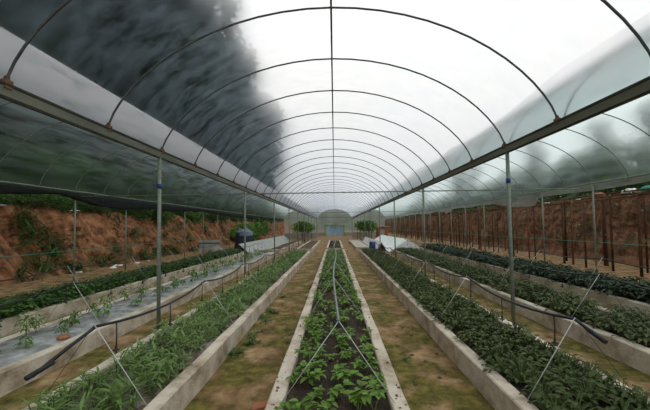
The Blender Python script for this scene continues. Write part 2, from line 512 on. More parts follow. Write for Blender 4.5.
# end wall of the house with the doorway in the middle bay
DOOR_W, DOOR_H = 1.45, 1.8
def end_wall():
    mb = MB()
    for i, (xc, w) in enumerate(SPANS):
        n = 24
        for k in range(n):
            ua, ub = -math.cos(PI * k / n), -math.cos(PI * (k + 1) / n)
            a, b = arch(xc, w, ua), arch(xc, w, ub)
            z0 = DOOR_H if (i == 0 and abs((a.x + b.x) / 2) < DOOR_W) else 0.6
            mb.add([(a.x, Y_END, z0), (b.x, Y_END, z0), (b.x, Y_END, b.z), (a.x, Y_END, a.z)], [(0, 1, 2, 3)])
    return mb
struct('wall_end', end_wall(), M['end_film'], label='translucent film gable closing the far end')
for s in (-1, 1):
    struct('wall_plinth', MB().box((s * (DOOR_W + SIDE_X) / 2 + s * 0.15, Y_END + 0.05, 0.3), (SIDE_X - DOOR_W - 0.3, 0.18, 0.6)), M['wall_grey'])

# ------------------------------------------------------------------ steel frame of the greenhouse
frame = tag(empty('greenhouse_frame'), 'galvanised steel hoop frame carrying the film roof', 'greenhouse frame')
hoop_y = [Y0_HOOP + DH * n for n in range(-6, 39)]
hoop_mesh = []
for xc, w in SPANS:
    pts = []
    n = 28
    for k in range(n + 1):
        pts.append(arch(xc, w, -math.cos(PI * k / n)))
    hoop_mesh.append(MB().tube(pts, 0.0125, 6).mesh('hoop', M['hoop' if xc == 0 else 'steel'], True))
brk = MB().box((0, 0, 0.0), (0.05, 0.07, 0.08)).box((0, 0, 0.05), (0.03, 0.03, 0.05)).mesh('bracket', M['rust'])
for i, (xc, w) in enumerate(SPANS):
    for k, y in enumerate(hoop_y):
        h = link('hoop', hoop_mesh[i], frame, (0, y, 0))
        if i == 0 and k < 14:
            for s in (-1, 1):
                link('bracket', brk, h, (s * 2.955, 0, EAVE + 0.03))
def post_mesh(r, h):
    return MB().tube([(0, 0, -0.05), (0, 0, h)], r, 12).mesh('post', M['steel'], True)
pm, po = post_mesh(0.030, EAVE - 0.07), post_mesh(0.027, EAVE - 0.02)
clamp = MB().lathe([(0.030, -0.04), (0.036, -0.04), (0.036, 0.04), (0.030, 0.04)], 14).mesh('clamp_band', M['blue_plastic'], True)
clamp_bolt = MB().box((0.045, 0, 0), (0.03, 0.02, 0.03)).mesh('clamp_bolt', M['steel'])
for n in range(-4, 39, 4):
    y = Y0_HOOP + DH * n
    for s in (-1, 1):
        p = link('post', pm, frame, (s * HALF, y, 0))
        if n <= 0:
            c = link('clamp_band', clamp, p, (0, 0, 2.43))
            c['label'] = 'blue plastic band'
for n in range(-4, 39, 2):
    y = Y0_HOOP + DH * n
    for s in (-1, 1):
        link('post', po, frame, (s * SIDE_X, y, 0))
ya, yb = -2.4, Y_END
for s in (-1, 1):
    x = s * HALF
    gm = MB()
    prof = [(-0.062, 0.04), (-0.058, 0.03), (-0.028, -0.04), (0.028, -0.04), (0.058, 0.03), (0.062, 0.04), (0.054, 0.04), (0.024, -0.034), (-0.024, -0.034), (-0.054, 0.04)]
    npf = len(prof)
    gm.add([(x + a, yy, EAVE + b - 0.03) for yy in (ya, yb) for a, b in prof],
           [(k, (k + 1) % npf, npf + (k + 1) % npf, npf + k) for k in range(npf)])
    part('gutter', gm, M['gutter'], frame)
    for dx in (-0.06, 0.06):
        part('film_rail', MB().tube([(x + dx, ya, EAVE + 0.025), (x + dx, yb, EAVE + 0.025)], 0.018, 8), M['gutter_dark'], frame, True)
    part('gutter_beam', MB().box((x, (ya + yb) / 2, EAVE - 0.08), (0.04, yb - ya, 0.018)), M['gutter_dark'], frame)
    part('eave_rail', MB().tube([(s * SIDE_X, ya, EAVE), (s * SIDE_X, yb, EAVE)], 0.024, 8), M['steel'], frame, True)
for xc, w in SPANS:
    part('ridge_tube', MB().tube([(xc, ya, EAVE + RISE - 0.03), (xc, yb, EAVE + RISE - 0.03)], 0.014, 6), M['hoop'], frame, True)
for n in (4, 16, 28):
    y = Y0_HOOP + DH * n
    part('tie_bar', MB().tube([(-SIDE_X, y + 0.05, EAVE - 0.17), (SIDE_X, y + 0.05, EAVE - 0.17)], 0.02, 6), M['steel'], frame, True)

# ------------------------------------------------------------------ raised beds
BED = {'C': (-0.58, 0.58), 'L1': (-2.57, -1.44), 'R1': (1.44, 2.57), 'L2': (-4.55, -3.44), 'R2': (3.44, 4.55),
       'L3': (-6.5, -5.38), 'R3': (5.38, 6.5)}
KT = 0.135
def bed(key, ya, yb, soil, label, soil_z=0.19):
    xa, xb = BED[key]
    t = tag(empty('raised_bed', ((xa + xb) / 2, ya, 0)), label, 'raised bed')
    cx = (xa + xb) / 2
    w = xb - xa
    def kerb(sx):
        n = max(2, int((yb - ya) / 0.3))
        vs, fs = [], []
        for i in range(n + 1):
            y = (yb - ya) * i / n
            d = 0.012 * nval(y, sx * 7 + xa * 3, 1, 1.3)
            x0, x1 = (sx * (w / 2 - KT), sx * w / 2)
            z = KERB_H + 0.012 * nval(y, xa, sx, 1.1)
            e = 0.012
            sg = 1 if x1 > x0 else -1
            vs += [(x0 + d, y, -0.02), (x0 + d, y, z - e), (x0 + d + sg * e, y, z), (x1 + d - sg * e, y, z), (x1 + d, y, z - e), (x1 + d, y, -0.02)]
        for i in range(n):
            for k in range(5):
                q = (i * 6 + k, i * 6 + k + 1, (i + 1) * 6 + k + 1, (i + 1) * 6 + k)
                fs.append(q if sx > 0 else q[::-1])
        fs += [tuple(range(6)), tuple(n * 6 + k for k in range(6))]
        return MB().add(vs, fs)
    part('kerb', kerb(-1), M['concrete'], t)
    part('kerb', kerb(1), M['concrete'], t)
    for yy in (0.0, yb - ya - KT):
        part('end_kerb', MB().box((0, yy + KT / 2, KERB_H / 2 - 0.015), (w - 2 * KT, KT, KERB_H)), M['concrete'], t)
    n = int((yb - ya) / 0.12)
    hw = w / 2 - KT - 0.004
    s = MB().grid(9, n, lambda a, b: (-hw + 2 * hw * a, KT + (yb - ya - 2 * KT) * b,
                                      soil_z + 0.035 * math.sin(PI * a) + 0.03 * nval(a * 4 + xa * 5, b * (yb - ya) * 3, 0, 1.0) - 0.0))
    part('soil', s, M[soil], t, True)
    return t
BY0, BY1 = 1.5, 18.6
beds = {}
beds['C'] = bed('C', BY0, BY1 + 0.6, 'soil', 'concrete-kerbed bed of dark soil and bright seedlings directly below the ridge tube')
beds['L1'] = bed('L1', BY0, BY1 - 0.6, 'litter', 'concrete-kerbed bed crowded with narrow-leaved light green plants')
beds['R1'] = bed('R1', BY0, BY1 - 0.2, 'soil', 'concrete-kerbed bed densely covered by dark leaves, next to the seedling bed')
beds['L2'] = bed('L2', BY0, BY1 - 0.8, 'litter', 'concrete-kerbed bed covered with silvery mulch film and spaced pepper plants')
beds['R2'] = bed('R2', BY0, BY1 - 0.2, 'soil', 'concrete-kerbed bed of dark leaves ending at the white sheet tunnel')
beds['L3'] = bed('L3', BY0, BY1 - 0.2, 'soil', 'concrete-kerbed bed of green leaves alongside the path under the shrubby bank')
beds['R3'] = bed('R3', BY0, BY1 + 1.0, 'soil', 'concrete-kerbed bed of dusky leaves beside the pole trellis')
bed('C', 20.2, 31.5, 'soil', 'farther bed of dark soil heaps in line with the seedling bed')
bed('L1', 20.0, 31.5, 'brown_soil', 'farther empty bed of bare brown soil')
bed('R1', 20.8, 31.5, 'sand', 'farther empty bed filled with pale sand')
bed('L2', 20.0, 31.5, 'brown_soil', 'farther empty bed of brown soil beside the grey corrugated cover')

# silver mulch film over the pepper bed
xa, xb = BED['L2']
hw = (xb - xa) / 2 - KT - 0.006
part('mulch_film', MB().grid(10, 150, lambda a, b: (-hw + 2 * hw * a, 0.2 + 15.9 * b,
     0.235 + 0.05 * math.sin(PI * a) + 0.018 * nval(a * 5, b * 60, 4))), M['mulch'], beds['L2'], True)['label'] = 'wrinkled silvery plastic mulch film'

# crumbs of soil spilled on the kerbs of the seedling bed
mb = MB()
for k in range(120):
    s = R.choice((-1, 1))
    x = s * R.uniform(0.455, 0.575)
    y = 0.7 + 11 * R.random() ** 1.5
    q = R.uniform(0.003, 0.011)
    mb.box((x, y, KERB_H + q * 0.2), (q * 2 * R.uniform(.6, 1.3), q * 2, q), R.uniform(0, 3), q * 0.3)
c = part('soil_crumbs', mb, M['clod'], beds['C'])
c['kind'] = 'stuff'

# ------------------------------------------------------------------ plants
def leaf_geo(L, W, fold=0.25, droop=0.25, segs=4, tipw=1.0):
    """ovate leaf along +Y, midrib folded, bent downwards"""
    vs, fs = [], []
    for i in range(segs + 1):
        t = i / segs
        w = W / 2 * (math.sin(PI * min(1, t ** 0.75)) ** 0.8 if 0 < t < 1 else 0.02) * tipw
        y = L * t
        z = -droop * L * t * t
        vs += [(-w, y, z + fold * w), (0, y, z), (w, y, z + fold * w)]
    for i in range(segs):
        a = i * 3
        fs += [(a, a + 1, a + 4, a + 3), (a + 1, a + 2, a + 5, a + 4)]
    return vs, fs

def mat_leaf(base, az, el, roll=0.0, s=1.0):
    return Matrix.Translation(base) @ Euler((0, 0, az)).to_matrix().to_4x4() @ Euler((el, 0, 0)).to_matrix().to_4x4() @ \
        Euler((0, roll, 0)).to_matrix().to_4x4() @ Matrix.Scale(s, 4)

def kind_seedling(rr):
    lv, st = [], []
    nst = rr.randint(2, 4)
    for k in range(nst):
        a = rr.uniform(0, 2 * PI)
        tip = Vector((math.cos(a) * 0.07 * (nst > 1), math.sin(a) * 0.07 * (nst > 1), rr.uniform(0.09, 0.19)))
        st.append([(0, 0, -0.03), tuple(tip * 0.6), tuple(tip)])
        for q in range(rr.randint(4, 6)):
            f = rr.uniform(0.55, 1)
            lv.append(mat_leaf(tip * f, q * 2.4 + a + rr.uniform(-.4, .4), rr.uniform(-0.1, 0.6), rr.uniform(-.3, .3), rr.uniform(0.75, 1.3)))
    return lv, st
def kind_lance(rr):
    lv, st = [], []
    for k in range(rr.randint(2, 4)):
        a = rr.uniform(0, 2 * PI)
        tip = Vector((math.cos(a) * 0.07, math.sin(a) * 0.07, rr.uniform(0.10, 0.22)))
        st.append([(0, 0, -0.03), tuple(tip * 0.55), tuple(tip)])
        for q in range(rr.randint(7, 10)):
            f = rr.uniform(0.3, 1)
            lv.append(mat_leaf(tip * f, q * 2.3 + a + rr.uniform(-.4, .4), rr.uniform(0.1, 1.0), rr.uniform(-.4, .4), rr.uniform(0.7, 1.25)))
    return lv, st
def kind_dense(rr):
    lv = []
    for q in range(38):
        a = q * 2.4 + rr.uniform(-.5, .5)
        rad = 0.115 * math.sqrt((q + 0.5) / 38)
        z = 0.15 - 5.5 * rad * rad + rr.uniform(-.05, .03)
        lv.append(mat_leaf(Vector((math.cos(a) * rad, math.sin(a) * rad, z)), a - PI / 2 + rr.uniform(-.5, .5), rr.uniform(-0.25, 0.5), rr.uniform(-.4, .4), rr.uniform(0.7, 1.25)))
    st = [[(0, 0, -0.03), (0.01, 0, 0.06), (0, 0, 0.13)]]
    for mm in lv:
        b_ = mm.translation
        st.append([(0, 0, 0.02), (b_.x * 0.5, b_.y * 0.5, 0.02 + (b_.z - 0.02) * 0.6), tuple(b_)])
    return lv, st
def kind_pepper(rr):
    lv = []
    h = rr.uniform(0.2, 0.32)
    st = [[(0, 0, -0.04), (0.01, 0.01, h * 0.5), (0, 0, h)]]
    for q in range(32):
        a = q * 2.4 + rr.uniform(-.4, .4)
        f = rr.uniform(0.4, 1)
        r_ = rr.uniform(0.01, 0.09)
        lv.append(mat_leaf(Vector((math.cos(a) * r_, math.sin(a) * r_, h * f)), a - PI / 2, rr.uniform(-0.7, 0.5), rr.uniform(-.4, .4), rr.uniform(0.7, 1.25)))
    return lv, st

KINDS = {'seedling': (kind_seedling, leaf_geo(0.085, 0.05, 0.3, 0.3, 4), 'leaf_seedling'),
         'lance': (kind_lance, leaf_geo(0.12, 0.018, 0.4, 0.5, 4), 'leaf_lance'),
         'dense': (kind_dense, leaf_geo(0.058, 0.031, 0.35, 0.35, 3), 'leaf_dark'),
         'sprawl': (kind_dense, leaf_geo(0.062, 0.03, 0.35, 0.4, 3), 'leaf_rust'),
         'shade': (kind_dense, leaf_geo(0.055, 0.028, 0.3, 0.45, 3), 'leaf_dusky'),  # dense kind with the dusky leaf colour
         'mid': (kind_dense, leaf_geo(0.06, 0.033, 0.3, 0.35, 3), 'leaf_mid'),
         'pepper': (kind_pepper, leaf_geo(0.085, 0.034, 0.25, 0.5, 4), 'leaf_pepper')}
VARS = {}
for kname, (fn, lg, mt) in KINDS.items():
    rr = random.Random(hash(len(kname)) + 11)
    vs = []
    lm = MB().add(*lg).mesh('leaf', M[mt], True)
    for q in range(7):
        lv, st = fn(rr)
        stem = MB()
        for s in st:
            stem.tube(s, [0.005, 0.004, 0.003] if len(st) > 8 else [0.006, 0.005, 0.003], 3 if len(st) > 8 else 5, cap=len(st) <= 8)
        full = MB()
        for mm in lv:
            full.add([mm @ Vector(p) for p in lg[0]], lg[1])
        full.add(stem.v, stem.f)
        vs.append((lv, stem.mesh('stem', M['stem']), full.mesh('foliage', M[mt], True), full))
    VARS[kname] = (vs, lm)

def place_plant(kname, name, loc, rz, sc, label, group, detail):
    vs, lm = VARS[kname]
    lv, stem, full, _ = R.choice(vs)
    if detail:
        o = link(name, stem, None, loc, (0, 0, rz), (sc,) * 3)
        for mm in lv:
            c = bpy.data.objects.new('leaf', lm)
            C.objects.link(c)
            c.parent = o
            c.matrix_basis = mm
    else:
        o = link(name, full, None, loc, (0, 0, rz), (sc,) * 3)
    tag(o, label, 'plant', group)

def plant_bed(key, kname, name, ya, yb, dy, nx, label, group, cat_soil, keep=0.9, nmax=300, detail_y=0, zs=0.2, scl=(0.8, 1.2), margin=0.09, stufflabel=None):
    xa, xb = BED[key]
    xa += KT + margin
    xb -= KT + margin
    spots = []
    y = ya
    row = 0
    while y < yb:
        for i in range(nx):
            if R.random() > keep:
                continue
            x = xa + (xb - xa) * ((i + (0.25 if row % 2 else -0.0)) / (nx - 0.75)) if nx > 1 else (xa + xb) / 2
            spots.append((x + R.uniform(-.05, .05), y + R.uniform(-dy, dy) * 0.35))
        y += dy
        row += 1
    mb = MB()
    for n, (x, yy) in enumerate(spots):
        rz, sc = R.uniform(0, 2 * PI), R.uniform(*scl)
        if n < nmax:
            place_plant(kname, name, (x, yy, zs), rz, sc, label, group, yy < detail_y)
        else:
            full = R.choice(VARS[kname][0])[3]
            mm = Matrix.Translation((x, yy, zs)) @ Matrix.Rotation(rz, 4, 'Z') @ Matrix.Scale(sc, 4)
            mb.add([mm @ Vector(p) for p in full.v], full.f)
    if mb.v:
        o = link(name + '_carpet', mb.mesh('carpet', M[KINDS[kname][2]], True))
        o['kind'] = 'stuff'
        tag(o, stufflabel, 'plants')
    return len(spots)

plant_bed('C', 'seedling', 'seedling', 1.95, 18.4, 0.24, 5, 'broad-leaved bright green seedling in the dark soil below the ridge tube',
          'seedlings in the middle bed', 0, keep=0.84, detail_y=4.3, zs=0.215, scl=(0.6, 1.05), margin=0.07)
plant_bed('L1', 'lance', 'narrow_leaf_plant', 2.0, 17.5, 0.185, 6, 'narrow-leaved light green plant in the crowded kerbed bed',
          'narrow-leaved plants in one bed', 0, keep=0.93, detail_y=3.3, zs=0.205, scl=(0.8, 1.2), margin=0.09,
          stufflabel='distant carpet of narrow-leaved light green plants')
plant_bed('R1', 'dense', 'leafy_plant', 2.0, 18.0, 0.19, 5, 'dark green leafy plant in the dense bed next to the seedling bed',
          'dark leafy plants next to the seedling bed', 0, keep=0.97, detail_y=3.2, zs=0.2, scl=(0.9, 1.25), margin=0.06,
          stufflabel='distant carpet of dark leaves next to the seedling bed')
plant_bed('R2', 'sprawl', 'sprawling_plant', 2.6, 18.1, 0.25, 5, 'dark green leafy plant in the bed ending at the white sheet tunnel',
          'dark leafy plants before the white tunnel', 0, keep=0.9, nmax=280, zs=0.2, scl=(0.95, 1.45), margin=0.03)
plant_bed('R3', 'shade', 'dusky_plant', 4.5, 19.0, 0.24, 5, 'dusky green plant in the bed beside the pole trellis',
          'dusky plants beside the trellis', 0, keep=0.93, nmax=290, zs=0.2, scl=(1.5, 2.3), margin=0.03)
plant_bed('L3', 'mid', 'bushy_plant', 4.5, 18.0, 0.24, 5, 'low green bushy plant in the bed alongside the bank path',
          'bushy plants alongside the bank path', 0, keep=0.95, nmax=290, zs=0.2, scl=(1.3, 1.8), margin=0.03)
plant_bed('L2', 'pepper', 'pepper_plant', 2.9, 17.2, 0.40, 2, 'young pepper plant growing through the silvery mulch film',
          'pepper plants on the mulch film', 0, keep=0.95, zs=0.26, scl=(0.6, 1.05), margin=0.16)

# weeds along the kerb in the aisle
weed_mesh = []
for q in range(3):
    rr = random.Random(40 + q)
    mb = MB()
    lg = leaf_geo(0.06, 0.02, 0.3, 0.5, 3)
    for k in range(40):
        a = rr.uniform(0, 2 * PI)
        d = rr.random() * 0.09
        mm = mat_leaf(Vector((math.cos(a) * d, math.sin(a) * d, 0)), a - PI / 2, rr.uniform(0.2, 1.2), 0, rr.uniform(.6, 1.3))
        mb.add([mm @ Vector(p) for p in lg[0]], lg[1])
    weed_mesh.append(mb.mesh('weed', M['leaf_mid'], True))
for k in range(16):
    y = 3.3 + 3.2 * R.random() if k < 11 else R.uniform(3, 9)
    x = -1.40 + abs(R.gauss(0, 0.09)) if k < 13 else -0.66
    o = link('weed_tuft', weed_mesh[k % 3], None, (x, y, 0.0), (0, 0, R.uniform(0, 6)), (R.uniform(.7, 1.4),) * 3)
    tag(o, 'small green weed tuft on the mossy aisle floor against a kerb', 'weed', 'weeds in the mossy aisle')
o = link('weed_sprig', weed_mesh[0], None, (0.86, 3.9, 0), (0, 0, 1), (0.7,) * 3)
tag(o, 'lone weed sprig on the aisle floor beside the dark leafy bed', 'weed')

# brick fragment and clods
mb = MB().box((0, 0, 0.05), (0.13, 0.09, 0.10), 0.3, 0.012)
tag(part('brick_fragment', mb, M['brick'], None, loc=(-0.69, 2.80, 0)), 'broken red brick lying against the kerb of the seedling bed', 'brick')
clod = MB().lathe([(0.001, 0.03), (0.02, 0.028), (0.04, 0.012), (0.035, 0.0), (0.001, 0)], 7).mesh('clod', M['brown_soil'])
for k in range(14):
    o = link('soil_clod', clod, None, (R.uniform(0.75, 1.35), R.uniform(3.2, 5.5), -0.002), (0, 0, R.uniform(0, 6)), (R.uniform(.4, 1.0), R.uniform(.3, .8), R.uniform(.4, .8)))
    tag(o, 'dark soil clod dropped on the aisle floor beside the dark leafy bed', 'clod', 'soil clods in the aisle')
o = part('clay_pebble', MB().lathe([(0.001, 0.06), (0.04, 0.055), (0.075, 0.025), (0.06, 0), (0.001, -0.01)], 9), M['brick'], None, loc=(-3.66, 4.15, 0.245))
tag(o, 'orange clay lump on the silvery mulch film', 'clod')

# ------------------------------------------------------------------ irrigation lines above the beds
drop = MB().tube([(0, 0, 0), (0.004, 0, -0.12), (0, 0, -0.23)], 0.005, 6).mesh('dropper', M['hose'], True)
nozzle = MB().lathe([(0.001, 0.03), (0.010, 0.03), (0.012, 0.0), (0.028, -0.006), (0.028, -0.012), (0.006, -0.018), (0.006, -0.035), (0.001, -0.035)], 10).mesh('nozzle', M['hose'], True)
hose_info = {
    'C': (2.6, 'hose_grey', 0.013, 'grey irrigation hose propped on rods along the seedling bed'),
    'L1': (2.05, 'hose', 0.013, 'black irrigation hose propped on rods over the narrow-leaved plants'),
    'R1': (2.3, 'hose', 0.013, 'black irrigation hose propped on rods over the dark bed next to the seedlings'),
    'L2': (2.3, 'hose', 0.011, 'black irrigation hose propped on rods over the pepper plants'),
    'R2': (2.3, 'hose', 0.011, 'black irrigation hose propped on rods over the bed ending at the white tunnel'),
    'L3': (2.3, 'hose', 0.011, 'black irrigation hose propped on rods over the bed alongside the bank path'),
    'R3': (2.3, 'hose', 0.011, 'black irrigation hose propped on rods over the dusky bed beside the trellis')}
YEND_H = {'C': 18.6, 'L1': 17.5, 'R1': 17.8, 'L2': 17.2, 'R2': 17.8, 'L3': 17.8, 'R3': 18.6}
for key, (ys, hm, hr, label) in hose_info.items():
    xa, xb = BED[key]
    cx = (xa + xb) / 2
    t = tag(empty('irrigation_line', (cx, ys, 0)), label, 'hose')
    vee = [2.55 + 2.12 * k for k in range(8) if 2.55 + 2.12 * k < YEND_H[key]]
    def hz(y):
        q = (y - 2.55) / 2.12
        sag = (0.02 if key == 'C' else 0.09) * (1 - (2 * (q - math.floor(q)) - 1) ** 2)
        return 0.90 - sag if y >= 2.55 else 0.90 - 0.32 * (2.55 - y)
    def hx(y):
        return 0.03 * math.sin(y * 0.9 + cx)
    yy = ys
    pts = []
    while yy < YEND_H[key]:
        pts.append((hx(yy), yy - ys, hz(yy)))
        yy += 0.26
    part('hose', MB().tube(pts, hr, 8), M[hm], t, True)
    if key != 'C':
        part('end_fold', MB().tube([(hx(ys) - 0.01, -0.03, hz(ys)), (hx(ys) + 0.01, 0.14, hz(ys) + 0.03)], hr * 1.35, 8), M['hose'], t, True)
    else:
        part('end_cap', MB().lathe([(0.001, 0.035), (0.022, 0.025), (0.03, 0), (0.022, -0.025), (0.001, -0.035)], 10), M['hose'], t, True, loc=(0, 0, hz(ys) - 0.02))
    for y in vee:
        for s in (-1, 1):
            xk = s * ((xb - xa) / 2 - KT + 0.03)
            part('support_rod', MB().tube([(hx(y) + 0.004 * s, y - ys, hz(y) + 0.012), (xk, y - ys, KERB_H - 0.01)], 0.0037 if key == 'C' or s * cx < 0 else 0.002, 6),
                 M['rod'] if key == 'C' or s * cx < 0 else M['hose'], t, True)
    if key[1:] in ('1', '2'):
        y = 2.8
        while y < YEND_H[key] - 0.3:
            d = link('dropper', drop, t, (hx(y), y - ys, hz(y)))
            link('nozzle', nozzle, d, (0, 0, -0.24))
            y += 0.88

# ------------------------------------------------------------------ edges of the house
# sagging black shade net along the eave by the shrubby bank
def net(a, b):
    y = -2 + 53.5 * b
    drop_ = 0.22 + 0.20 * nval(y, 1, 0, 0.45) + 0.10 * abs(math.sin(y * 0.62 + 0.4))
    th = a * 2 * PI
    # flattened bundle: cross-section is a drooping bag
    cx = -SIDE_X + 0.06 + 0.10 * math.cos(th) * (0.6 + 0.4 * math.sin(th * 0.5)) + 0.04 * nval(y, a * 5, 3, 2)
    cz = EAVE - 0.04 - drop_ / 2 + (drop_ / 2) * math.sin(th) + 0.025 * nval(y, a * 6, 8, 2.5)
    return (cx, y, cz)
tag(part('shade_net', MB().grid(14, 260, net), M['net'], None, True), 'black shade net bundled along the eave facing the shrubby clay bank', 'shade net')
# loose film flap along the other eave
def flap(a, b):
    y = -2 + 54.5 * b
    d = 0.22 + 0.10 * nval(y, 7, 0, 0.5) + (0.32 * max(0, math.sin((y - 11) * 0.55)) if 13 < y < 24 else 0)
    return (SIDE_X + 0.03 + 0.04 * nval(y, a * 3, 2, 1.8) * a, y, EAVE - d * a)
tag(part('film_flap', MB().grid(5, 240, flap), M['flap'], None, True), 'loose film hem hanging from the eave beside the pole trellis', 'film')
for s, lab in ((-1, 'teal twine strung between the posts facing the shrubby bank'), (1, 'teal twine strung between the posts facing the pole trellis')):
    pts = []
    for n in range(-4, 38, 1):
        y = Y0_HOOP + DH * n
        pts.append((s * (SIDE_X - 0.035), y, 1.04 - (0.02 if n % 2 else 0)))
    tag(part('twine', MB().tube(pts, 0.009, 5), M['teal'], None), lab, 'twine')

# doorway
dr = tag(empty('door_frame', (0, Y_END, 0)), 'yellow-green frame around the far doorway', 'door frame')
part('lintel', MB().box((0, -0.08, DOOR_H + 0.06), (3.6, 0.1, 0.12)), M['green_frame'], dr)
for s in (-1, 1):
    part('jamb', MB().box((s * 1.62, -0.08, 0.9), (0.24, 0.1, 1.8)), M['green_frame'], dr)
tag(part('door_curtain', MB().grid(60, 6, lambda a, b: (-1.48 + 2.96 * a, Y_END + 0.2 + 0.03 * math.sin(a * 70), 0.02 + 1.76 * b)), M['door_blue'], None, True),
    'pale blue sheet closing the far doorway', 'curtain')

# ------------------------------------------------------------------ covers, bins and heaps
def tunnel(name, x0, x1, ya, yb, zt, mat, label, base=0.02, ribs=0, closed=False):
    t = tag(empty(name, ((x0 + x1) / 2, ya, 0)), label, 'cover')
    w = (x1 - x0) / 2
    for s in (-1, 1):
        def fn(a, b):
            r = 0.012 * math.sin(b * ribs * 2 * PI) if ribs else 0.02 * nval(a * 2, b * 6, s + x0)
            return (s * w * (1 - a), (yb - ya) * b, base + (zt - base) * a + r)
        part('sheet', MB().grid(4, max(24, ribs * 4), fn), M[mat], t, not ribs)
    if closed:
        part('end_sheet', MB().add([(-w, 0, base), (w, 0, base), (0, 0, zt), (-w, .02, base), (w, .02, base), (0, .02, zt)],
             [(0, 1, 2), (5, 4, 3), (0, 3, 4, 1), (1, 4, 5, 2), (2, 5, 3, 0)]), M[mat], t)
    n = max(2, int((yb - ya) / 2.2))
    for k in range(n + 1):
        y = (yb - ya) * (0.01 + 0.98 * k / n)
        part('rib', MB().tube([(-w * 0.96, y, base), (0, y, zt - 0.03), (w * 0.96, y, base)], 0.012, 5), M['hose'], t)
    return t
tunnel('sheet_tunnel', 3.42, 5.75, 19.2, 30.0, 0.78, 'white_sheet', 'long white sheet tunnel at the end of the dark leafy bed', closed=True)
tunnel('sheet_tunnel', 2.66, 3.38, 19.8, 30.0, 0.62, 'white_sheet', 'short narrow white sheet tunnel in the aisle behind the blue drum')
tunnel('corrugated_cover', -6.7, -5.2, 18.9, 36.0, 0.68, 'grey_sheet', 'long grey corrugated cover beyond the bushy green bed', ribs=60)

t = tag(empty('drum', (2.35, 19.2, 0)), 'blue plastic drum standing on the clay before the pale sand bed', 'drum')
t.scale = (1.15,) * 3
part('barrel', MB().lathe([(0.001, 0), (0.155, 0), (0.165, 0.02), (0.165, 0.16), (0.172, 0.17), (0.172, 0.19), (0.165, 0.2), (0.165, 0.36), (0.172, 0.37), (0.172, 0.39), (0.165, 0.4), (0.165, 0.54), (0.15, 0.56), (0.001, 0.56)], 20), M['blue_plastic'], t, True)
part('lid', MB().lathe([(0.001, 0.60), (0.12, 0.595), (0.15, 0.58), (0.155, 0.555)], 20), M['blue_plastic'], t, True)
part('handle', MB().tube([(-0.05, 0, 0.60), (-0.04, 0, 0.64), (0.04, 0, 0.64), (0.05, 0, 0.60)], 0.01, 6), M['hose'], t, True)

def lump(name, loc, size, mat, label, cat, seed, flat=0.9, parent=None, amp=0.22):
    def fn(a, b):
        th, ph = 2 * PI * a, PI * 0.5 * b
        d = Vector((math.cos(th) * math.cos(ph), math.sin(th) * math.cos(ph), math.sin(ph)))
        n = 1 + amp * noise.noise(d * 2.2 + Vector((seed, 0, 0))) + amp * 0.4 * noise.noise(d * 6 + Vector((0, seed, 0)))
        sq = 1.0
        return (d.x * n * size[0] / 2 * sq, d.y * n * size[1] / 2 * sq, d.z ** flat * n * size[2] if d.z > 0 else -0.01)
    o = part(name, MB().grid(24, 10, fn), M[mat], parent, True, loc=loc)
    if not parent:
        tag(o, label, cat)
    return o
t = lump('tarp_bale', (-7.75, 26.0, 0), (1.55, 1.6, 1.45), 'tarp', 'tall bale wrapped in navy tarpaulin with a paler folded top', 'bale', 3.3, 0.6)
lump('tarp_cap', (0.08, 0, 1.0), (1.4, 1.45, 0.58), 'tarp_top', '', '', 8.1, 0.7, t)
lump('rubble_heap', (-11.0, 18.6, 0), (0.8, 0.8, 0.55), 'dark_stone', 'dark rounded heap at the foot of the orange bank', 'heap', 5.5)
lump('cement_sack', (-8.0, 20.6, 0), (1.1, 0.7, 0.42), 'stone', 'pale sack lying on the path before the navy bale', 'sack', 1.5)
for k in range(9):
    o = lump('plastic_scrap', (-10.0 + 0.5 * R.uniform(-1, 1), 12.0 + 4.5 * R.random(), 0), (R.uniform(.12, .3), R.uniform(.1, .3), 0.06), 'white_sheet' if k % 3 else 'grey_sheet',
             'crumpled pale plastic scrap at the foot of the orange bank', 'scrap', k * 1.7)
    o['group'] = 'plastic scraps under the bank'
sp = tag(empty('leaning_panel', (-8.9, 21.8, 0)), 'grey panel leaning on its edge beside the pale sack', 'panel')
part('sheet', MB().box((0, 0, 0.42), (1.5, 0.05, 0.84)), M['grey_sheet'], sp)
part('batten', MB().box((0, -0.04, 0.62), (1.5, 0.03, 0.06)), M['pole_wood'], sp)
for k in range(7):
    lump('soil_heap', (R.uniform(-.15, .15), 20.9 + k * 0.7, 0.2), (0.6, 0.7, 0.22), 'soil', 'heap of dark soil in the farther bed in line with the seedlings', 'heap', k * 2.1)['group'] = 'soil heaps in the farther bed'

# low walls and hut near the far end
for s in (-1, 1):
    t = struct('wall_low', MB().box((s * 4.9, 44.0, 0.35), (4.8, 0.2, 0.7)), M['wall_grey'], label='low block wall across the far end of the house')
    part('coping', MB().box((s * 4.9, 44.0, 0.73), (4.9, 0.26, 0.06)), M['concrete'], t)
hut = tag(empty('brick_hut', (5.6, 36, 0)), 'small red brick hut with a pale door behind the white tunnels', 'hut')
part('wall', MB().box((0, 0, 0.75), (1.2, 1.4, 1.5)), M['brick'], hut)
part('roof', MB().box((0, 0, 1.55), (1.45, 1.7, 0.08)), M['grey_sheet'], hut)
part('door', MB().box((-0.1, -0.72, 0.6), (0.5, 0.05, 1.2)), M['wall_grey'], hut)

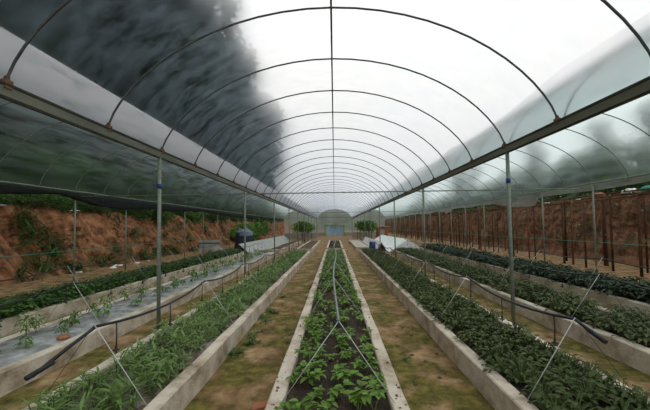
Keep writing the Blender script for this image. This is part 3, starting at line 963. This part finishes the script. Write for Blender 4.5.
# ------------------------------------------------------------------ pole trellis beside the right bank
tr = tag(empty('pole_trellis', (9.4, 5, 0)), 'trellis of rough brown poles standing before the bare clay bank', 'trellis')
pole_y = []
y = 6.2
while y < 50:
    pole_y.append(y)
    y += R.uniform(0.35, 0.85)
for k, y in enumerate(pole_y):
    thick = k in (9,)
    r_ = 0.075 if abs(y - 11.8) < 0.32 else R.uniform(0.022, 0.048)
    x = 0.0 + R.uniform(-0.12, 0.2) + (0.9 if k % 3 == 1 else 0)
    h = R.uniform(2.5, 2.75)
    lean = R.uniform(-.06, .06)
    part('pole', MB().tube([(x, y - 5, -0.03), (x + lean * 0.4 + R.uniform(-.02, .02), y - 5 + lean * .5, h * 0.5), (x + lean, y - 5 + lean, h)], [r_, r_ * 0.95, r_ * 0.8], 7), M['pole_wood'], tr, True)
for x, z in ((0.05, 2.52), (0.95, 2.56), (0.02, 2.66)):
    y = 5.0
    while y < 48:
        L = R.uniform(3.5, 5)
        part('rail', MB().tube([(x + R.uniform(-.05, .05), y - 5, z + R.uniform(-.05, .05)), (x + R.uniform(-.05, .05), y - 5 + L, z + R.uniform(-.05, .05))], R.uniform(.018, .028), 6), M['pole_wood'], tr, True)
        y += L * 0.92
for k in range(55):
    y = R.uniform(0.5, 34)
    part('cross_pole', MB().tube([(-0.1, y, 2.6 + R.uniform(-.03, .05)), (1.15, y + R.uniform(-.4, .4), 2.64 + R.uniform(-.03, .05))], R.uniform(.012, .02), 5), M['pole_wood'], tr, True)
# vines on the trellis
mb = MB()
lg = leaf_geo(0.13, 0.09, 0.25, 0.4, 3)
for k in range(900):
    y = 34 * R.random()
    top = R.random() < 0.6
    p = Vector((R.uniform(-.1, 1.1), y, R.uniform(2.6, 2.85) if top else R.uniform(1.0, 2.6)))
    if not top:
        p.y = (pole_y[R.randrange(len(pole_y))] - 5) + R.uniform(-.15, .15)
        p.x = R.uniform(-.1, .25)
    mm = mat_leaf(p, R.uniform(0, 6.3), R.uniform(-1, .5), 0, R.uniform(.6, 1.4))
    mb.add([mm @ Vector(q) for q in lg[0]], lg[1])
c = part('vine_leaves', mb, M['leaf_mid'], tr, True)
c['kind'] = 'stuff'

for (x, y, sx, mt, lab) in ((9.75, 10.0, 0.28, 'white_sheet', 'crumpled white sheet scrap lying on top of the pole trellis'),
                            (9.6, 9.2, 0.3, 'teal', 'crumpled teal scrap lying on top of the pole trellis'),
                            (9.8, 11.3, 0.26, 'brick', 'crumpled red scrap lying on top of the pole trellis')):
    lump('sheet_scrap', (x, y, 2.66), (0.3, sx * 2, 0.12), mt, lab, 'scrap', x * y)

# ------------------------------------------------------------------ shrubs, trees
def leaf_cloud(rr, n, rad, size, shell=0.5):
    mb = MB()
    for k in range(n):
        while True:
            d = Vector((rr.uniform(-1, 1), rr.uniform(-1, 1), rr.uniform(-1, 1)))
            if 0.05 < d.length < 1:
                break
        d = d.normalized() * (shell + (1 - shell) * rr.random() ** 0.6)
        lobes = 1 + 0.28 * noise.noise(d * 2.0 + Vector((rr.random() * 0.2, 3, 1)))
        p = Vector((d.x * rad[0] * lobes, d.y * rad[1] * lobes, d.z * rad[2] * lobes))
        s = size * rr.uniform(0.6, 1.4)
        e = Euler((rr.uniform(-1.1, 1.1), rr.uniform(-1.1, 1.1), rr.uniform(0, 6.3))).to_matrix()
        q = [e @ Vector(v_) * s + p for v_ in ((0, -.5, 0), (.28, 0, .06), (0, .6, -.05), (-.28, 0, .06))]
        mb.add(q, [(0, 1, 2, 3)])
    return mb
bush_v = []
for q in range(4):
    rr = random.Random(60 + q)
    f = leaf_cloud(rr, 1000, (0.75, 0.85, 0.6), 0.12, 0.35)
    st = MB()
    for k in range(6):
        a = rr.uniform(0, 6.3)
        st.tube([(0, 0, -0.75), (math.cos(a) * 0.2, math.sin(a) * 0.2, -0.2), (math.cos(a) * 0.5, math.sin(a) * 0.5, 0.25)], [0.025, 0.018, 0.008], 5)
    bush_v.append((f.mesh('foliage', M['leaf_bush']), st.mesh('stem', M['bark'])))
def shrub(x, y, z, s, label, group, sz=1.0, name='shrub', mesh=None):
    fm, sm = mesh or R.choice(bush_v)
    o = link(name, sm, None, (x, y, z), (0, 0, R.uniform(0, 6.3)), (s, s, s * sz))
    tag(o, label, 'shrub', group)
    link('foliage', fm, o)
    return o
y = 1.0
while y < 60:
    shrub(-12.3 + R.uniform(-.35, .3), y, 2.75 + R.uniform(-.3, .35), R.uniform(0.7, 1.1), 'leafy shrub overhanging the crest of the orange clay bank', 'shrubs on the bank crest', R.uniform(.7, 1.0))
    y += R.uniform(0.6, 1.2)
y = 0.0
while y < 62:
    shrub(-14.2 + R.uniform(-.8, .8), y, 4.6 + R.uniform(-.4, .8), R.uniform(1.1, 1.8), 'large shrub on the slope above the orange bank crest', 'shrubs on the slope', 1.0)
    y += R.uniform(1.0, 1.8)
fern = []
for q in range(3):
    rr = random.Random(300 + q)
    mb = MB()
    for k in range(46):
        a = rr.uniform(0, 2 * PI)
        lg = leaf_geo(rr.uniform(.25, .6), rr.uniform(.03, .07), 0.3, rr.uniform(.5, 1.1), 5)
        mm = mat_leaf(Vector((rr.uniform(-.2, .2), rr.uniform(-.35, .35), rr.uniform(-.35, .2))), a, rr.uniform(-0.2, 1.1))
        mb.add([mm @ Vector(p) for p in lg[0]], lg[1])
    fern.append((mb.mesh('foliage', M['leaf_bush']), MB().tube([(-.2, 0, -.3), (0, 0, 0), (0.05, 0.05, .2)], [.02, .015, .006], 5).mesh('stem', M['bark'])))
for k in range(70):
    y = 7.0 + 26 * R.random() if k < 58 else 11.6 + R.uniform(-.5, .9)
    t_ = R.choice((R.uniform(0.0, 0.1), R.uniform(.25, .42), R.uniform(0.0, 0.4))) if k < 58 else 0.06 + 0.028 * (k - 58)
    x, z = bank_profile(-1, t_, y)
    shrub(x + 0.05, y, z + 0.1, R.uniform(.6, 1.25), 'small green weed clinging to the face of the orange bank', 'weeds on the bank face', R.uniform(.9, 1.2), name='bank_weed', mesh=R.choice(fern))
bright = []
for q in range(2):
    rr = random.Random(90 + q)
    bright.append((leaf_cloud(rr, 420, (0.8, 0.9, 0.8), 0.26, 0.3).mesh('foliage', M['leaf_bright']), bush_v[q][1]))
for k in range(9):
    shrub(-9.9 - 0.6 * R.random(), 32.5 + k * 1.3, 1.0 + R.uniform(0, .6), R.uniform(.9, 1.25), 'bright broad-leaved shrub growing behind the navy bale', 'bright shrubs by the bale', 1.0, mesh=R.choice(bright))
y = 2.0
while y < 55:
    shrub(12.9 + R.uniform(-.3, .3), y, 3.35 + R.uniform(-.1, .3), R.uniform(0.6, 1.0), 'shrub on the crest of the clay bank behind the trellis', 'shrubs behind the trellis', 0.8)
    y += R.uniform(1.2, 2.2)
y = 0.0
while y < 60:
    shrub(15.5 + R.uniform(-1, 1.5), y, 5.0 + R.uniform(-.3, .6), R.uniform(1.4, 2.1), 'large shrub on the slope behind the trellis', 'shrubs on the slope behind the trellis', 0.9)
    y += R.uniform(1.6, 2.6)

# leafy crops on supports near the far end
crop = [(leaf_cloud(random.Random(120 + q), 520, (1.15, 1.1, 0.62), 0.2, 0.1).mesh('foliage', M['leaf_bright' if q else 'leaf_mid']),
         MB().tube([(0, 0, -1.85), (0.03, 0, -0.9), (0, 0.02, 0.1)], [0.03, 0.025, 0.015], 6).mesh('stem', M['bark'])) for q in range(2)]
for s, lab in ((-1, 'leafy crop on a bare stem past the brown soil bed'), (1, 'leafy crop on a bare stem past the pale sand bed')):
    for k in range(10):
        sc_ = R.uniform(.55, .95)
        o = link('stem_crop', crop[k % 2][1], None, (s * (3.85 + R.uniform(-.7, .7)), 33.0 + k * 1.05, R.uniform(1.5, 1.85)), (0, 0, R.uniform(0, 6)), (sc_, sc_, 1))
        tag(o, lab, 'plant', 'stem crops past the ' + ('brown soil' if s < 0 else 'pale sand') + ' bed')
        link('foliage', crop[k % 2][0], o)

tree_v = []
for q in range(3):
    rr = random.Random(200 + q)
    mb = MB()
    for k in range(7):
        cl = leaf_cloud(rr, 420, (1.9, 1.9, 1.6), 0.55, 0.3)
        a = rr.uniform(0, 6.3)
        d = rr.uniform(0.2, 2.2)
        off = (math.cos(a) * d, math.sin(a) * d, 4 + k * 1.55 + rr.uniform(-.6, .6))
        mb.add([(p[0] + off[0], p[1] + off[1], p[2] + off[2]) for p in cl.v], cl.f)
    tk = MB().tube([(0, 0, -1.0), (0.1, 0, 4), (-0.1, 0.1, 9), (0, 0, 13)], [0.28, 0.22, 0.13, 0.04], 8)
    for k in range(8):
        a = rr.uniform(0, 6.3)
        z = rr.uniform(5, 11)
        tk.tube([(0, 0, z), (math.cos(a) * 1.0, math.sin(a) * 1.0, z + 0.7), (math.cos(a) * 2, math.sin(a) * 2, z + 1.1)], [0.08, 0.05, 0.02], 5)
    tree_v.append((mb.mesh('crown', M['leaf_tree']), tk.mesh('trunk', M['bark'], True)))
def tree(x, y, z, s, label, group, sz=1.0):
    cm, tm = R.choice(tree_v)
    o = link('tree', tm, None, (x, y, z), (0, 0, R.uniform(0, 6.3)), (s, s, s * sz))
    tag(o, label, 'tree', group)
    link('crown', cm, o)
for row, (x, z, s) in enumerate(((-15.4, 5.6, 1.32), (-20.5, 11.0, 1.4), (-26, 16.5, 1.4))):
    y = -10 + row * 1.5
    while y < 70:
        tree(x + R.uniform(-1.2, 1.2), y, z - 0.5, s * R.uniform(.85, 1.15), 'tall dark tree on the steep slope behind the orange bank', 'trees on the steep slope', 1.12)
        y += R.uniform(2.4, 3.8)
for k in range(14):
    tree(21 + R.uniform(-2, 5), -4 + k * 5.2 + R.uniform(-1.5, 1.5), 5.2, R.uniform(.34, .5), 'short tree on the low slope behind the trellis', 'trees behind the trellis')
for k in range(15):
    tree(-34 + k * 4.9 + R.uniform(-1.5, 1.5), 90 + R.uniform(-2, 6), 0.6, R.uniform(.28, .4), 'tree beyond the far end of the house', 'trees beyond the far end')
